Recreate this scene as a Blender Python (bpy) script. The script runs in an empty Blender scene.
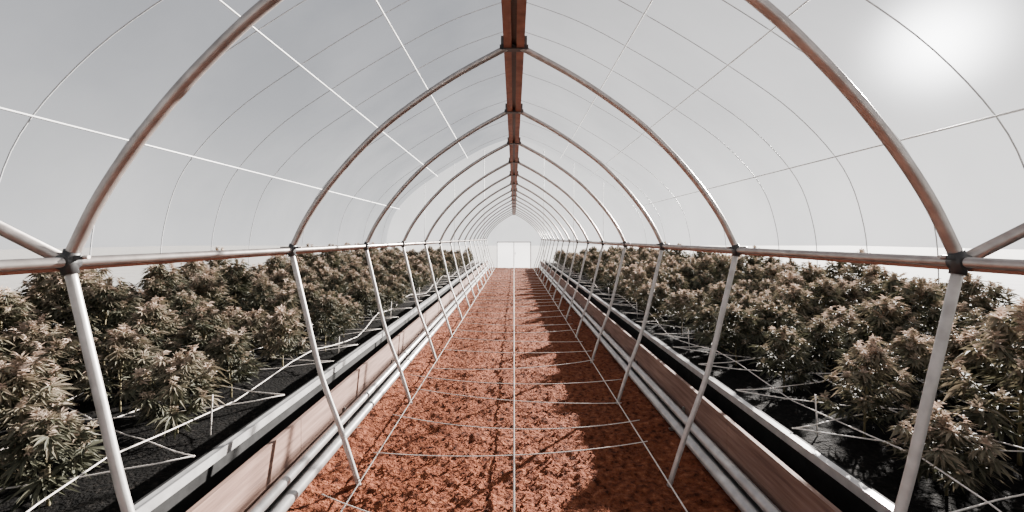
import bpy, math, random
from mathutils import Vector, Matrix, noise
random.seed(7)
S=1.8; CH=2.0; Y0=-7.2; Y1=30.0
scn=bpy.context.scene
# ---------------------------------------------------------------- materials
def newmat(name):
    m=bpy.data.materials.new(name); m.use_nodes=True
    nt=m.node_tree; b=nt.nodes["Principled BSDF"]; return m,nt,b
def ramp(nt,stops):
    r=nt.nodes.new("ShaderNodeValToRGB")
    while len(r.color_ramp.elements)<len(stops): r.color_ramp.elements.new(0.5)
    for e,(p,c) in zip(r.color_ramp.elements,stops):
        e.position=p; e.color=(c[0],c[1],c[2],1)
    return r
def noisy(name,stops,scale,rough=0.8,metal=0.0,bump=0.0,bscale=None,detail=6,stretch=None,bdist=0.02,spec=0.5):
    m,nt,b=newmat(name)
    tc=nt.nodes.new("ShaderNodeTexCoord"); src=tc.outputs["Object"]
    if stretch:
        mp=nt.nodes.new("ShaderNodeMapping"); mp.inputs["Scale"].default_value=stretch
        nt.links.new(src,mp.inputs["Vector"]); src=mp.outputs["Vector"]
    n=nt.nodes.new("ShaderNodeTexNoise"); n.inputs["Scale"].default_value=scale; n.inputs["Detail"].default_value=detail
    nt.links.new(src,n.inputs["Vector"])
    r=ramp(nt,stops); nt.links.new(n.outputs["Fac"],r.inputs["Fac"]); nt.links.new(r.outputs["Color"],b.inputs["Base Color"])
    b.inputs["Roughness"].default_value=rough; b.inputs["Metallic"].default_value=metal; b.inputs["Specular IOR Level"].default_value=spec
    if bump>0:
        n2=nt.nodes.new("ShaderNodeTexNoise"); n2.inputs["Scale"].default_value=bscale or scale; n2.inputs["Detail"].default_value=8
        nt.links.new(src,n2.inputs["Vector"])
        bp=nt.nodes.new("ShaderNodeBump"); bp.inputs["Strength"].default_value=bump; bp.inputs["Distance"].default_value=bdist
        nt.links.new(n2.outputs["Fac"],bp.inputs["Height"]); nt.links.new(bp.outputs["Normal"],b.inputs["Normal"])
    return m
M_galv=noisy("galvanised_steel",[(0.3,(0.29,0.26,0.243)),(0.7,(0.44,0.40,0.378))],14,rough=0.36,metal=0.78,bump=0.1,bscale=60,bdist=0.002)
M_leg=noisy("leg_steel",[(0.3,(0.32,0.31,0.295)),(0.7,(0.47,0.45,0.435))],14,rough=0.42,metal=0.45)
M_white=noisy("pale_pipe",[(0.3,(0.32,0.31,0.305)),(0.7,(0.47,0.46,0.45))],10,rough=0.35,metal=0.45)
M_rust=noisy("brown_ridge_paint",[(0.3,(0.17,0.062,0.036)),(0.7,(0.32,0.125,0.078))],9,rough=0.6,metal=0.0)
M_black=noisy("black_clamp",[(0.3,(0.012,0.012,0.013)),(0.7,(0.03,0.03,0.03))],20,rough=0.45)
M_liner=noisy("black_liner",[(0.3,(0.005,0.005,0.005)),(0.7,(0.014,0.014,0.014))],6,rough=0.8,bump=0.3,bscale=12,spec=.2)
M_wood=noisy("weathered_board",[(0.25,(0.068,0.034,0.024)),(0.5,(0.135,0.074,0.054)),(0.8,(0.21,0.13,0.10))],5,rough=0.85,bump=0.25,bscale=8,stretch=(6,0.35,6))
M_soil=noisy("red_soil",[(0.30,(0.033,0.010,0.005)),(0.47,(0.130,0.038,0.018)),(0.62,(0.195,0.064,0.031)),(0.80,(0.33,0.130,0.070))],17,rough=1.0,bump=1.0,bscale=34,bdist=0.06,detail=12,spec=.1)
M_bed=noisy("black_substrate",[(0.35,(0.003,0.003,0.003)),(0.6,(0.007,0.0065,0.006)),(0.8,(0.028,0.023,0.02))],30,rough=1.0,bump=0.8,bscale=40,bdist=0.03,spec=.05)
M_ground=noisy("outside_ground",[(0.3,(0.24,0.23,0.22)),(0.7,(0.32,0.31,0.29))],1.5,rough=0.95)
M_string=noisy("string",[(0.3,(0.58,0.52,0.47)),(0.7,(0.74,0.68,0.63))],30,rough=0.7)
M_wire=noisy("thin_rib_steel",[(0.3,(0.36,0.36,0.37)),(0.7,(0.48,0.48,0.49))],10,rough=0.5,metal=0.1)
M_wirew=noisy("white_purlin",[(0.3,(0.60,0.60,0.60)),(0.7,(0.7,0.7,0.7))],10,rough=0.5)
M_stem=noisy("stem",[(0.3,(0.09,0.075,0.035)),(0.7,(0.15,0.12,0.06))],20,rough=0.8)
# membrane
def membrane(name,fac,c0,c1):
    M=bpy.data.materials.new(name); M.use_nodes=True
    nt=M.node_tree; nt.nodes.clear()
    out=nt.nodes.new("ShaderNodeOutputMaterial"); tr=nt.nodes.new("ShaderNodeBsdfTransparent"); tl=nt.nodes.new("ShaderNodeBsdfTranslucent"); mx=nt.nodes.new("ShaderNodeMixShader")
    tc=nt.nodes.new("ShaderNodeTexCoord"); n=nt.nodes.new("ShaderNodeTexNoise"); n.inputs["Scale"].default_value=0.3; n.inputs["Detail"].default_value=5
    nt.links.new(tc.outputs["Object"],n.inputs["Vector"])
    r=ramp(nt,[(0.35,c0),(0.65,c1)]); nt.links.new(n.outputs["Fac"],r.inputs["Fac"])
    nt.links.new(r.outputs["Color"],tr.inputs["Color"]); tl.inputs["Color"].default_value=(0.85,0.85,0.86,1)
    mx.inputs["Fac"].default_value=fac
    nt.links.new(tr.outputs[0],mx.inputs[1]); nt.links.new(tl.outputs[0],mx.inputs[2]); nt.links.new(mx.outputs[0],out.inputs["Surface"])
    return M
M_mem=membrane("polythene_membrane",.055,(0.80,0.81,0.83),(0.98,0.98,0.99))
M_door=membrane("door_sheet",.3,(0.7,0.7,0.7),(0.8,0.8,0.8))
# leaves
def leafmat():
    m,nt,b=newmat("cannabis_leaf")
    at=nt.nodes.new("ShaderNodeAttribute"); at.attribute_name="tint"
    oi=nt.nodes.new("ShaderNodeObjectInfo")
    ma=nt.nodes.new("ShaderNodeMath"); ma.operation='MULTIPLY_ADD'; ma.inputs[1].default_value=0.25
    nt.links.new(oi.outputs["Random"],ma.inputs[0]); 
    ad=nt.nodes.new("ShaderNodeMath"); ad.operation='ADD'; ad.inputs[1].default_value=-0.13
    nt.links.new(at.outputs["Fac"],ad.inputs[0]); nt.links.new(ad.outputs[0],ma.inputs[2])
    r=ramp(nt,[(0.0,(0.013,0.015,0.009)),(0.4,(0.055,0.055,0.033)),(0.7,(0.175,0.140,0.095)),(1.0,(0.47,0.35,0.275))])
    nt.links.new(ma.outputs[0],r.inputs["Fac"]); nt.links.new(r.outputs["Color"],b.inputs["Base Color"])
    b.inputs["Roughness"].default_value=0.7; b.inputs["Specular IOR Level"].default_value=.35
    tl=nt.nodes.new("ShaderNodeBsdfTranslucent"); nt.links.new(r.outputs["Color"],tl.inputs["Color"])
    mx=nt.nodes.new("ShaderNodeMixShader"); mx.inputs["Fac"].default_value=0.2
    o=nt.nodes["Material Output"]
    nt.links.new(b.outputs[0],mx.inputs[1]); nt.links.new(tl.outputs[0],mx.inputs[2]); nt.links.new(mx.outputs[0],o.inputs["Surface"])
    return m
M_leaf=leafmat()
# ---------------------------------------------------------------- mesh builder
class MB:
    def __init__(s): s.v=[]; s.f=[]; s.m=[]; s.mats=[]; s.t=[]; s.sm=[]
    def mi(s,mat):
        if mat not in s.mats: s.mats.append(mat)
        return s.mats.index(mat)
    def tube(s,pts,r,mat,seg=10,cap=True,tint=0.0):
        pts=[Vector(p) for p in pts]; k=s.mi(mat); n=len(pts); b0=len(s.v)
        up=None
        for i,p in enumerate(pts):
            d=(pts[min(i+1,n-1)]-pts[max(i-1,0)]).normalized()
            if up is None:
                a=Vector((0,0,1)) if abs(d.z)<0.9 else Vector((1,0,0)); up=(a-d*a.dot(d)).normalized()
            else: up=(up-d*up.dot(d)).normalized()
            q=d.cross(up); rr=r[i] if isinstance(r,(list,tuple)) else r
            for j in range(seg):
                a=2*math.pi*j/seg; s.v.append(p+(up*math.cos(a)+q*math.sin(a))*rr); s.t.append(tint)
        for i in range(n-1):
            for j in range(seg):
                a=b0+i*seg+j; c=b0+i*seg+(j+1)%seg
                s.f.append((a,c,c+seg,a+seg)); s.m.append(k); s.sm.append(True)
        if cap:
            s.f.append(tuple(b0+j for j in range(seg))[::-1]); s.m.append(k); s.sm.append(False)
            s.f.append(tuple(b0+(n-1)*seg+j for j in range(seg))); s.m.append(k); s.sm.append(False)
    def box(s,x0,x1,y0,y1,z0,z1,mat):
        k=s.mi(mat); b=len(s.v)
        for x in (x0,x1):
            for y in (y0,y1):
                for z in (z0,z1): s.v.append(Vector((x,y,z))); s.t.append(0)
        for f in ((0,1,3,2),(4,6,7,5),(0,4,5,1),(2,3,7,6),(0,2,6,4),(1,5,7,3)):
            s.f.append(tuple(b+i for i in f)); s.m.append(k); s.sm.append(False)
    def poly(s,pts,mat,tint=0.0,smooth=False):
        k=s.mi(mat); b=len(s.v)
        for p in pts: s.v.append(Vector(p)); s.t.append(tint)
        s.f.append(tuple(range(b,b+len(pts)))); s.m.append(k); s.sm.append(smooth)
    def mesh(s,name):
        me=bpy.data.meshes.new(name); me.from_pydata([tuple(v) for v in s.v],[],s.f)
        for m in s.mats: me.materials.append(m)
        me.polygons.foreach_set("material_index",s.m); me.polygons.foreach_set("use_smooth",s.sm)
        a=me.attributes.new("tint",'FLOAT','POINT'); a.data.foreach_set("value",s.t)
        me.update(); return me
    def obj(s,name,loc=(0,0,0)):
        o=bpy.data.objects.new(name,s.mesh(name)); o.location=loc; scn.collection.objects.link(o); return o
def smoothpts(ctrl,sub=6):
    c=[Vector(p) for p in ctrl]; c=[c[0]*2-c[1]]+c+[c[-1]*2-c[-2]]; o=[]
    for i in range(1,len(c)-2):
        for k in range(sub):
            t=k/sub; p0,p1,p2,p3=c[i-1:i+3]
            o.append(0.5*((2*p1)+(p2-p0)*t+(2*p0-5*p1+4*p2-p3)*t*t+(3*p1-p0-3*p2+p3)*t**3))
    o.append(c[-2]); return o
# ---------------------------------------------------------------- hoop frames
W=1.8
arch=[(-1.0,-0.054),(-.925,.096),(-.82,.248),(-.69,.397),(-.535,.540),(-.285,.715),(0,.872)]
leg=[(-1.0,-0.054),(-.935,-.33),(-.865,-.614),(-.77,-.88),(-.69,-1.13)]
def hoop_mesh():
    b=MB()
    for sx in (1,-1):
        P=smoothpts([(sx*x*W,0,CH+z*W) for x,z in arch]); b.tube(P,0.025,M_galv,12)
        P=smoothpts([(sx*x*W,0,CH+z*W) for x,z in leg]); b.tube(P,0.0205,M_leg,12)
        hx,hz=-sx*W,CH-.054*W
        b.tube([(hx,-0.03,hz),(hx,0.03,hz)],0.031,M_black,12)
        b.tube([(hx+sx*0.010,0,hz-0.05),(hx,0,hz),(hx+sx*0.018,0,hz+0.045)],0.029,M_black,12)
        b.box(hx-0.065,hx+0.065,-0.014,0.014,hz+0.010,hz+0.028,M_black)
        b.tube([(hx-0.085,0,hz+0.02),(hx+0.085,0,hz+0.02)],0.008,M_galv,8)
    az=CH+.872*W
    b.box(-0.115,0.115,-0.03,0.03,az-0.055,az-0.02,M_black)
    b.box(-0.105,-0.085,-0.03,0.03,az-0.06,az+0.05,M_black); b.box(0.085,0.105,-0.03,0.03,az-0.06,az+0.05,M_black)
    return b.mesh("hoop_frame")
hm=hoop_mesh()
for n in range(-3,17):
    o=bpy.data.objects.new("hoop_frame",hm); o.location=(0,n*S,0); scn.collection.objects.link(o)
# ridge beam
b=MB(); az=CH+.872*W
b.box(-0.082,-0.020,Y0+.1,Y1-.1,az-0.045,az+0.03,M_rust); b.box(0.020,0.082,Y0+.1,Y1-.1,az-0.045,az+0.03,M_rust)
b.box(-0.020,0.020,Y0+.1,Y1-.1,az-0.012,az+0.02,M_black)
b.obj("ridge_beam")
for sx in (-1,1):
    b=MB(); b.tube([(sx*W,Y0+.1,CH-.054*W),(sx*W,Y1-.1,CH-.054*W)],0.021,M_galv,12)
    b.tube([(sx*(W+.038),Y0+.1,CH-.054*W-.026),(sx*(W+.038),Y1-.1,CH-.054*W-.026)],0.012,M_rust,8)
    b.obj("hip_rail")
# ---------------------------------------------------------------- outer shell
prof=[(-8.6,-2.06),(-8.6,-1.0),(-8.5,0.3),(-8.0,1.7),(-6.8,3.05),(-5.2,4.2),(-3.5,5.25),(-1.8,6.15),(0,6.8)]
L=smoothpts([(x,0,z+CH) for x,z in prof],5)
full=L+[Vector((-p.x,0,p.z)) for p in reversed(L[:-1])]
for side,pl in (("left",L),("right",[Vector((-p.x,0,p.z)) for p in L])):
    b=MB(); k=b.mi(M_mem); ys=[Y0,Y1]
    for p in pl:
        for y in ys: b.v.append(Vector((p.x,y,p.z))); b.t.append(0)
    for i in range(len(pl)-1):
        b.f.append((2*i,2*i+1,2*i+3,2*i+2)); b.m.append(k); b.sm.append(True)
    b.obj("wall_"+side)
for nm,y in (("wall_back",Y1),("wall_front",Y0)):
    b=MB(); b.poly([(p.x,y,p.z) for p in full],M_mem); b.obj(nm)
ribm=MB(); ribm.tube([(p.x*.997,0,p.z-.02) for p in full],0.012,M_wire,6); ribm=ribm.mesh("membrane_rib")
for n in range(-3,17):
    if n>8 and n%2: continue
    o=bpy.data.objects.new("membrane_rib",ribm); o.location=(0,n*S,0); scn.collection.objects.link(o)
def shell_at(ratio):
    return min(L,key=lambda p:abs(math.atan2(p.z-CH,-p.x)-math.atan(ratio)))
b=MB()
for sx in (-1,1):
    for ra in (0.255,0.78,1.85):
        p=shell_at(ra); b.tube([(sx*(-p.x)*.985,Y0+.05,CH+(p.z-CH)*.985),(sx*(-p.x)*.985,Y1-.05,CH+(p.z-CH)*.985)],0.019,M_wirew,6)
b.obj("longitudinal_purlins")
b=MB()
for sx in (-1,1):
    b.tube([(sx*W,S,CH-.054*W),(sx*7.2,S,CH-.097+.50*5.4)],0.025,M_galv,10)
b.obj("side_brace_pipes")
# end wall framing + door
b=MB(); y=Y1-.06
for x in (-6,-4,-2,2,4,6):
    zt=min(L,key=lambda p:abs(p.x+abs(x))).z
    b.tube([(x,y,0),(x,y,zt-.05)],0.02,M_wirew,8)
b.obj("end_wall_framing")
b=MB()
b.box(-1.15,-1.10,y-.05,y+.03,0,1.75,M_wirew); b.box(1.10,1.15,y-.05,y+.03,0,1.75,M_wirew); b.box(-1.15,1.15,y-.05,y+.03,1.70,1.76,M_wirew)
b.poly([(-1.10,y,0.02),(1.10,y,.02),(1.10,y,1.70),(-1.10,y,1.70)],M_door)
b.box(-.02,.02,y-.04,y+.02,0.02,1.70,M_wirew); b.box(.06,.10,y-.09,y-.02,.9,1.05,M_black)
b.obj("door_1")
# ---------------------------------------------------------------- ground
b=MB(); b.poly([(-90,-90,-.06),(90,-90,-.06),(90,120,-.06),(-90,120,-.06)],M_ground); b.obj("ground")
def hgt(x,y):
    v=Vector((x,y,0))
    return 0.024*noise.noise(v*1.8)+0.018*noise.noise(v*6)+0.016*noise.noise(v*15)+0.014*noise.noise(v*33)
def grid(name,x0,x1,ys,nx,mat,hf):
    b=MB(); k=b.mi(mat)
    for y in ys:
        for i in range(nx+1):
            x=x0+(x1-x0)*i/nx; b.v.append(Vector((x,y,hf(x,y)))); b.t.append(0)
    w=nx+1
    for j in range(len(ys)-1):
        for i in range(nx):
            a=j*w+i; b.f.append((a,a+1,a+1+w,a+w)); b.m.append(k); b.sm.append(True)
    return b.obj(name)
ys=[Y0+.1]+[-3,0,1.2]; y=1.8
while y<Y1-.1: ys.append(y); y+=0.011+0.006*max(0,y-1.8)
ys.append(Y1-.1)
grid("floor",-1.74,1.74,ys,190,M_soil,lambda x,y:hgt(x,y)+0.03*max(0,abs(x)-1.3)/.4)
# clods
b=MB()
for i in range(10000):
    y=2.0+14*random.random()**1.8; x=random.uniform(-1.5,1.5)
    r=random.uniform(.004,.014)*(1 if random.random()<.94 else 1.8); z=hgt(x,y)+r*.3; k=b.mi(M_soil); s0=len(b.v)
    for d in ((1,0,0),(-1,0,0),(0,1,0),(0,-1,0),(0,0,1),(0,0,-1)):
        q=Vector(d)*r*random.uniform(.6,1.2)+Vector((random.uniform(-.3,.3),random.uniform(-.3,.3),random.uniform(-.3,.3)))*r
        b.v.append(Vector((x,y,z))+q); b.t.append(0)
    for f in ((0,2,4),(2,1,4),(1,3,4),(3,0,4),(2,0,5),(1,2,5),(3,1,5),(0,3,5)):
        b.f.append(tuple(s0+t for t in f)); b.m.append(k); b.sm.append(False)
b.obj("soil_clods")
# ---------------------------------------------------------------- beds
BZ=0.35
for sx in (-1,1):
    def bh(x,y): return BZ+0.03*noise.noise(Vector((x,y,5))*1.5)+0.02*noise.noise(Vector((x,y,3))*9)
    yy=[Y0+.1,-3,0,1]; y=1.5
    while y<Y1-.1: yy.append(y); y+=0.035+0.02*max(0,y-2)
    yy.append(Y1-.1)
    x0,x1=(2.08,8.5) if sx>0 else (-8.5,-2.08)
    grid("growing_bed",x0,x1,yy,130,M_bed,bh)
    def X(a,bb): return (min(sx*a,sx*bb),max(sx*a,sx*bb))
    b=MB(); b.box(*X(1.99,2.045),Y0+.1,Y1-.1,.535,.56,M_white); b.box(*X(2.05,2.07),Y0+.1,Y1-.1,.0,.555,M_liner)
    b.box(*X(1.98,1.99),Y0+.1,Y1-.1,.51,.57,M_white)
    b.box(*X(1.80,2.05),Y0+.1,Y1-.1,.18,.22,M_liner)
    b.obj("bed_edge_channel")
    b=MB(); y=Y0+.1
    while y<Y1-.2:
        ye=min(y+3.6,Y1-.1); b.box(*X(1.765,1.798),y,ye-.006,.17,.50,M_wood); y=ye
    b.obj("wooden_side_board")
    b=MB()
    b.tube([(sx*1.70,Y0+.1,.20),(sx*1.70,Y1-.1,.20)],0.042,M_white,14)
    b.tube([(sx*1.655,Y0+.1,.085),(sx*1.655,Y1-.1,.085)],0.048,M_white,14)
    y=Y0+1
    while y<Y1-.5:
        b.box(*X(1.60,1.763),y,y+.03,0.0,.035,M_galv); b.box(*X(1.745,1.763),y,y+.03,.0,.25,M_galv); y+=1.8
    b.obj("heating_pipe_pair")
# ---------------------------------------------------------------- strings
b=MB(); r=0.0042
FX=1.22
b.tube([(0,1.0,.09),(0,Y1-.2,.09)],0.0075,M_string,5)
for sx in(-1,1):
    b.tube([(sx*FX,1.0,.07),(sx*FX,Y1-.2,.07)],0.006,M_string,5)
y=2.3
while y<Y1-1:
    sk=random.uniform(-.25,.25); sg=random.uniform(.14,.36); e=random.uniform(0,.25)
    b.tube([((FX+e)*t,y+sk*t-sg*(1-t*t),.085) for t in [i/8-1 for i in range(17)]],r,M_string,5); y+=random.uniform(.65,.95)
b.obj("path_string_net")
random.seed(21)
for sx in (-1,1):
    b=MB(); r=.0052
    # loose netting hung between sparse stakes, sagging in between
    for x in (2.5,3.3,4.2): 
        P=[]
        for i in range(64):
            yv=1.0+i*.45; ph=(yv%2.7)/2.7
            P.append((sx*(x+.10*math.sin(i*.47+x*2)),yv,.66-.16*4*ph*(1-ph)+.015*math.sin(i*2.1+x)))
        b.tube(P,r,M_string,5)
    y=1.2
    while y<Y1-1.6:
        for dy in (random.uniform(.5,1.3),random.uniform(-1.1,-.3)):
            if y+dy<.5 or y+dy>Y1-.5: continue
            P=[(sx*(2.08+(4.6-2.08)*i/12),y+dy*i/12+random.uniform(-.015,.015),.58-.10*4*(i/12)*(1-i/12)+.10*i/12) for i in range(13)]
            b.tube(P,r,M_string,5)
        y+=random.uniform(.75,1.15)
    y=1.0
    while y<Y1-2:
        b.tube([(sx*2.52,y,.33),(sx*2.5,y,.70)],0.006,M_string,5); y+=2.7
    b.obj("trellis_net")
# ---------------------------------------------------------------- plants
def leaf(b,pos,d,size,tint,nl=7,wid=.07):
    d=d.normalized(); up=Vector((0,0,1)); side=d.cross(up)
    if side.length<.1: side=Vector((random.uniform(-1,1),random.uniform(-1,1),0))
    side.normalize(); nrm=side.cross(d).normalized()
    roll=random.uniform(-.6,.6); side=(side*math.cos(roll)+nrm*math.sin(roll)); nrm=side.cross(d).normalized()
    angs={7:(0,.42,-.42,.85,-.85,1.4,-1.4),5:(0,.5,-.5,1.05,-1.05),3:(0,.55,-.55)}[nl]
    ls={7:(1,.93,.93,.72,.72,.42,.42),5:(1,.88,.88,.55,.55),3:(1,.75,.75)}[nl]
    k=b.mi(M_leaf)
    for a,l in zip(angs,ls):
        l*=size*random.uniform(.88,1.1); dd=d*math.cos(a)+side*math.sin(a); ss=side*math.cos(a)-d*math.sin(a); w=l*wid+.002
        drp=-random.uniform(.15,.5)*l
        def P(t,s): return pos+dd*(l*t)+ss*(w*s)+nrm*(abs(s)*w*.35)+up*(drp*t*t)
        tt=tint+random.uniform(-.08,.08); s0=len(b.v)
        for (t,s) in ((0.03,0),(.5,0),(1,0),(.28,.8),(.6,1.),(.28,-.8),(.6,-1.)):
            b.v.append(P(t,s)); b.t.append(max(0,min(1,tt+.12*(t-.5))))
        for f in ((0,3,4,1),(1,4,2),(0,1,6,5),(1,2,6)):
            b.f.append(tuple(s0+q for q in f)); b.m.append(k); b.sm.append(False)
def plant(H,R,seed,nb=18):
    random.seed(seed); b=MB()
    lean=Vector((random.uniform(-.05,.05),random.uniform(-.05,.05),0))
    def st(t): return Vector((lean.x*t*t,lean.y*t*t,H*t*.93-.03))
    b.tube([st(i/6) for i in range(7)],[.013*(1-.7*i/6) for i in range(7)],M_stem,6)
    for i in range(nb):
        t=.18+.72*(i/nb); az=i*2.399+random.uniform(-.3,.3)
        Lb=R*(1.08-t)**1.0*random.uniform(.70,1.25); rise=(.3+.45*t)*Lb+.05
        h=Vector((math.cos(az),math.sin(az),0)); p0=st(t)
        pts=[p0+h*(Lb*u)+Vector((0,0,rise*u**1.4)) for u in (0,.33,.66,1)]
        b.tube(pts,[.006,.005,.004,.002],M_stem,4,cap=False)
        nn=5
        for j in range(nn):
            u=.35+.65*j/(nn-1); p=p0+h*(Lb*u)+Vector((0,0,rise*u**1.4))
            for sgn in (-1,1):
                a2=az+sgn*random.uniform(.4,1.3); dv=Vector((math.cos(a2),math.sin(a2),random.uniform(-.2,.4)))
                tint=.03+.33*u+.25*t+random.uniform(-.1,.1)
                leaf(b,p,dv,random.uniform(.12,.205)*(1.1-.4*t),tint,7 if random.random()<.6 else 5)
        tip=pts[-1]
        for j in range(7):
            a2=random.uniform(0,6.28); e=random.uniform(.3,1.6)
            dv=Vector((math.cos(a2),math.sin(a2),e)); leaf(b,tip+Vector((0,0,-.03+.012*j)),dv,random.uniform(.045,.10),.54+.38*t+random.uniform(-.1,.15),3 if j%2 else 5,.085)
    for j in range(30):
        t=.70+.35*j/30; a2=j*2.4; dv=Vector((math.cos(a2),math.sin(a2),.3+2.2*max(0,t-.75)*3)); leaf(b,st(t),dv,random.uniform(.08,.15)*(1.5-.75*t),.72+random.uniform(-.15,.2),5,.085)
    return b.mesh("cannabis_plant")
variants=[plant(.80,.38,11),plant(.70,.42,12,20),plant(.92,.40,13,22),plant(.76,.36,14),plant(1.0,.42,15,22),plant(.62,.37,16,15)]
random.seed(99)
for sx in(-1,1):
    e=bpy.data.objects.new("cannabis_crop",None); scn.collection.objects.link(e)
    for col in range(7):
        x=2.86+.80*col
        y=1.8+(.48 if col%2 else 0)
        while y<Y1-.8:
            px=sx*(x+random.uniform(-.1,.08)); py=y+random.uniform(-.14,.14)
            near = py<6.0 and x<4.8
            o=bpy.data.objects.new("cannabis_plant",random.choice(variants))
            sc=random.uniform(.82,1.12)*(1.0+.05*col)
            if col==0 and py<5: sc*=.88
            o.scale=(sc,sc,sc*random.uniform(1.0,1.12)); o.rotation_euler=(0,0,random.uniform(0,6.28)); o.location=(px,py,BZ)
            scn.collection.objects.link(o)
            if not near: o.parent=e
            y+=.96 if col<2 else .88
# ---------------------------------------------------------------- light
sd=Vector((.95,1,.44)).normalized()
sun=bpy.data.lights.new("sun",'SUN'); sun.energy=50; sun.angle=math.radians(.8); sun.color=(1,.94,.87)
so=bpy.data.objects.new("sun",sun); so.rotation_euler=sd.to_track_quat('Z','Y').to_euler(); so.location=(20,22,14); scn.collection.objects.link(so)
w=bpy.data.worlds.new("World"); scn.world=w; w.use_nodes=True; nt=w.node_tree; bg=nt.nodes["Background"]
tc=nt.nodes.new("ShaderNodeTexCoord"); sp=nt.nodes.new("ShaderNodeSeparateXYZ"); nt.links.new(tc.outputs["Generated"],sp.inputs[0])
r=ramp(nt,[(0.0,(1.15,1.14,1.13)),(0.08,(1.0,.995,.99)),(0.25,(.64,.645,.665)),(0.5,(.43,.44,.47)),(1.0,(.30,.315,.35))])
nt.links.new(sp.outputs["Z"],r.inputs["Fac"])
dt=nt.nodes.new("ShaderNodeVectorMath"); dt.operation='DOT_PRODUCT'; dt.inputs[1].default_value=sd; nt.links.new(tc.outputs["Generated"],dt.inputs[0])
def pw(p,k):
    c=nt.nodes.new("ShaderNodeMath"); c.operation='MAXIMUM'; c.inputs[1].default_value=0; nt.links.new(dt.outputs["Value"],c.inputs[0])
    a=nt.nodes.new("ShaderNodeMath"); a.operation='POWER'; a.inputs[1].default_value=p; nt.links.new(c.outputs[0],a.inputs[0])
    m=nt.nodes.new("ShaderNodeMath"); m.operation='MULTIPLY'; m.inputs[1].default_value=k; nt.links.new(a.outputs[0],m.inputs[0]); return m
a1=pw(600,8); a2=pw(12,.2)
s=nt.nodes.new("ShaderNodeMath"); s.operation='ADD'; nt.links.new(a1.outputs[0],s.inputs[0]); nt.links.new(a2.outputs[0],s.inputs[1])
va=nt.nodes.new("ShaderNodeVectorMath"); va.operation='ADD'; nt.links.new(r.outputs["Color"],va.inputs[0]); nt.links.new(s.outputs[0],va.inputs[1])
nt.links.new(va.outputs[0],bg.inputs["Color"]); bg.inputs["Strength"].default_value=1.2
# ---------------------------------------------------------------- camera
cd=bpy.data.cameras.new("camera"); co=bpy.data.objects.new("camera",cd); scn.collection.objects.link(co)
cd.sensor_width=36; cd.lens=36*446/1024; cd.shift_x=-2/1024; cd.shift_y=-18/1024; cd.clip_start=.05; cd.clip_end=300
co.location=(0,0,CH); co.rotation_euler=(math.pi/2,0,0); scn.camera=co
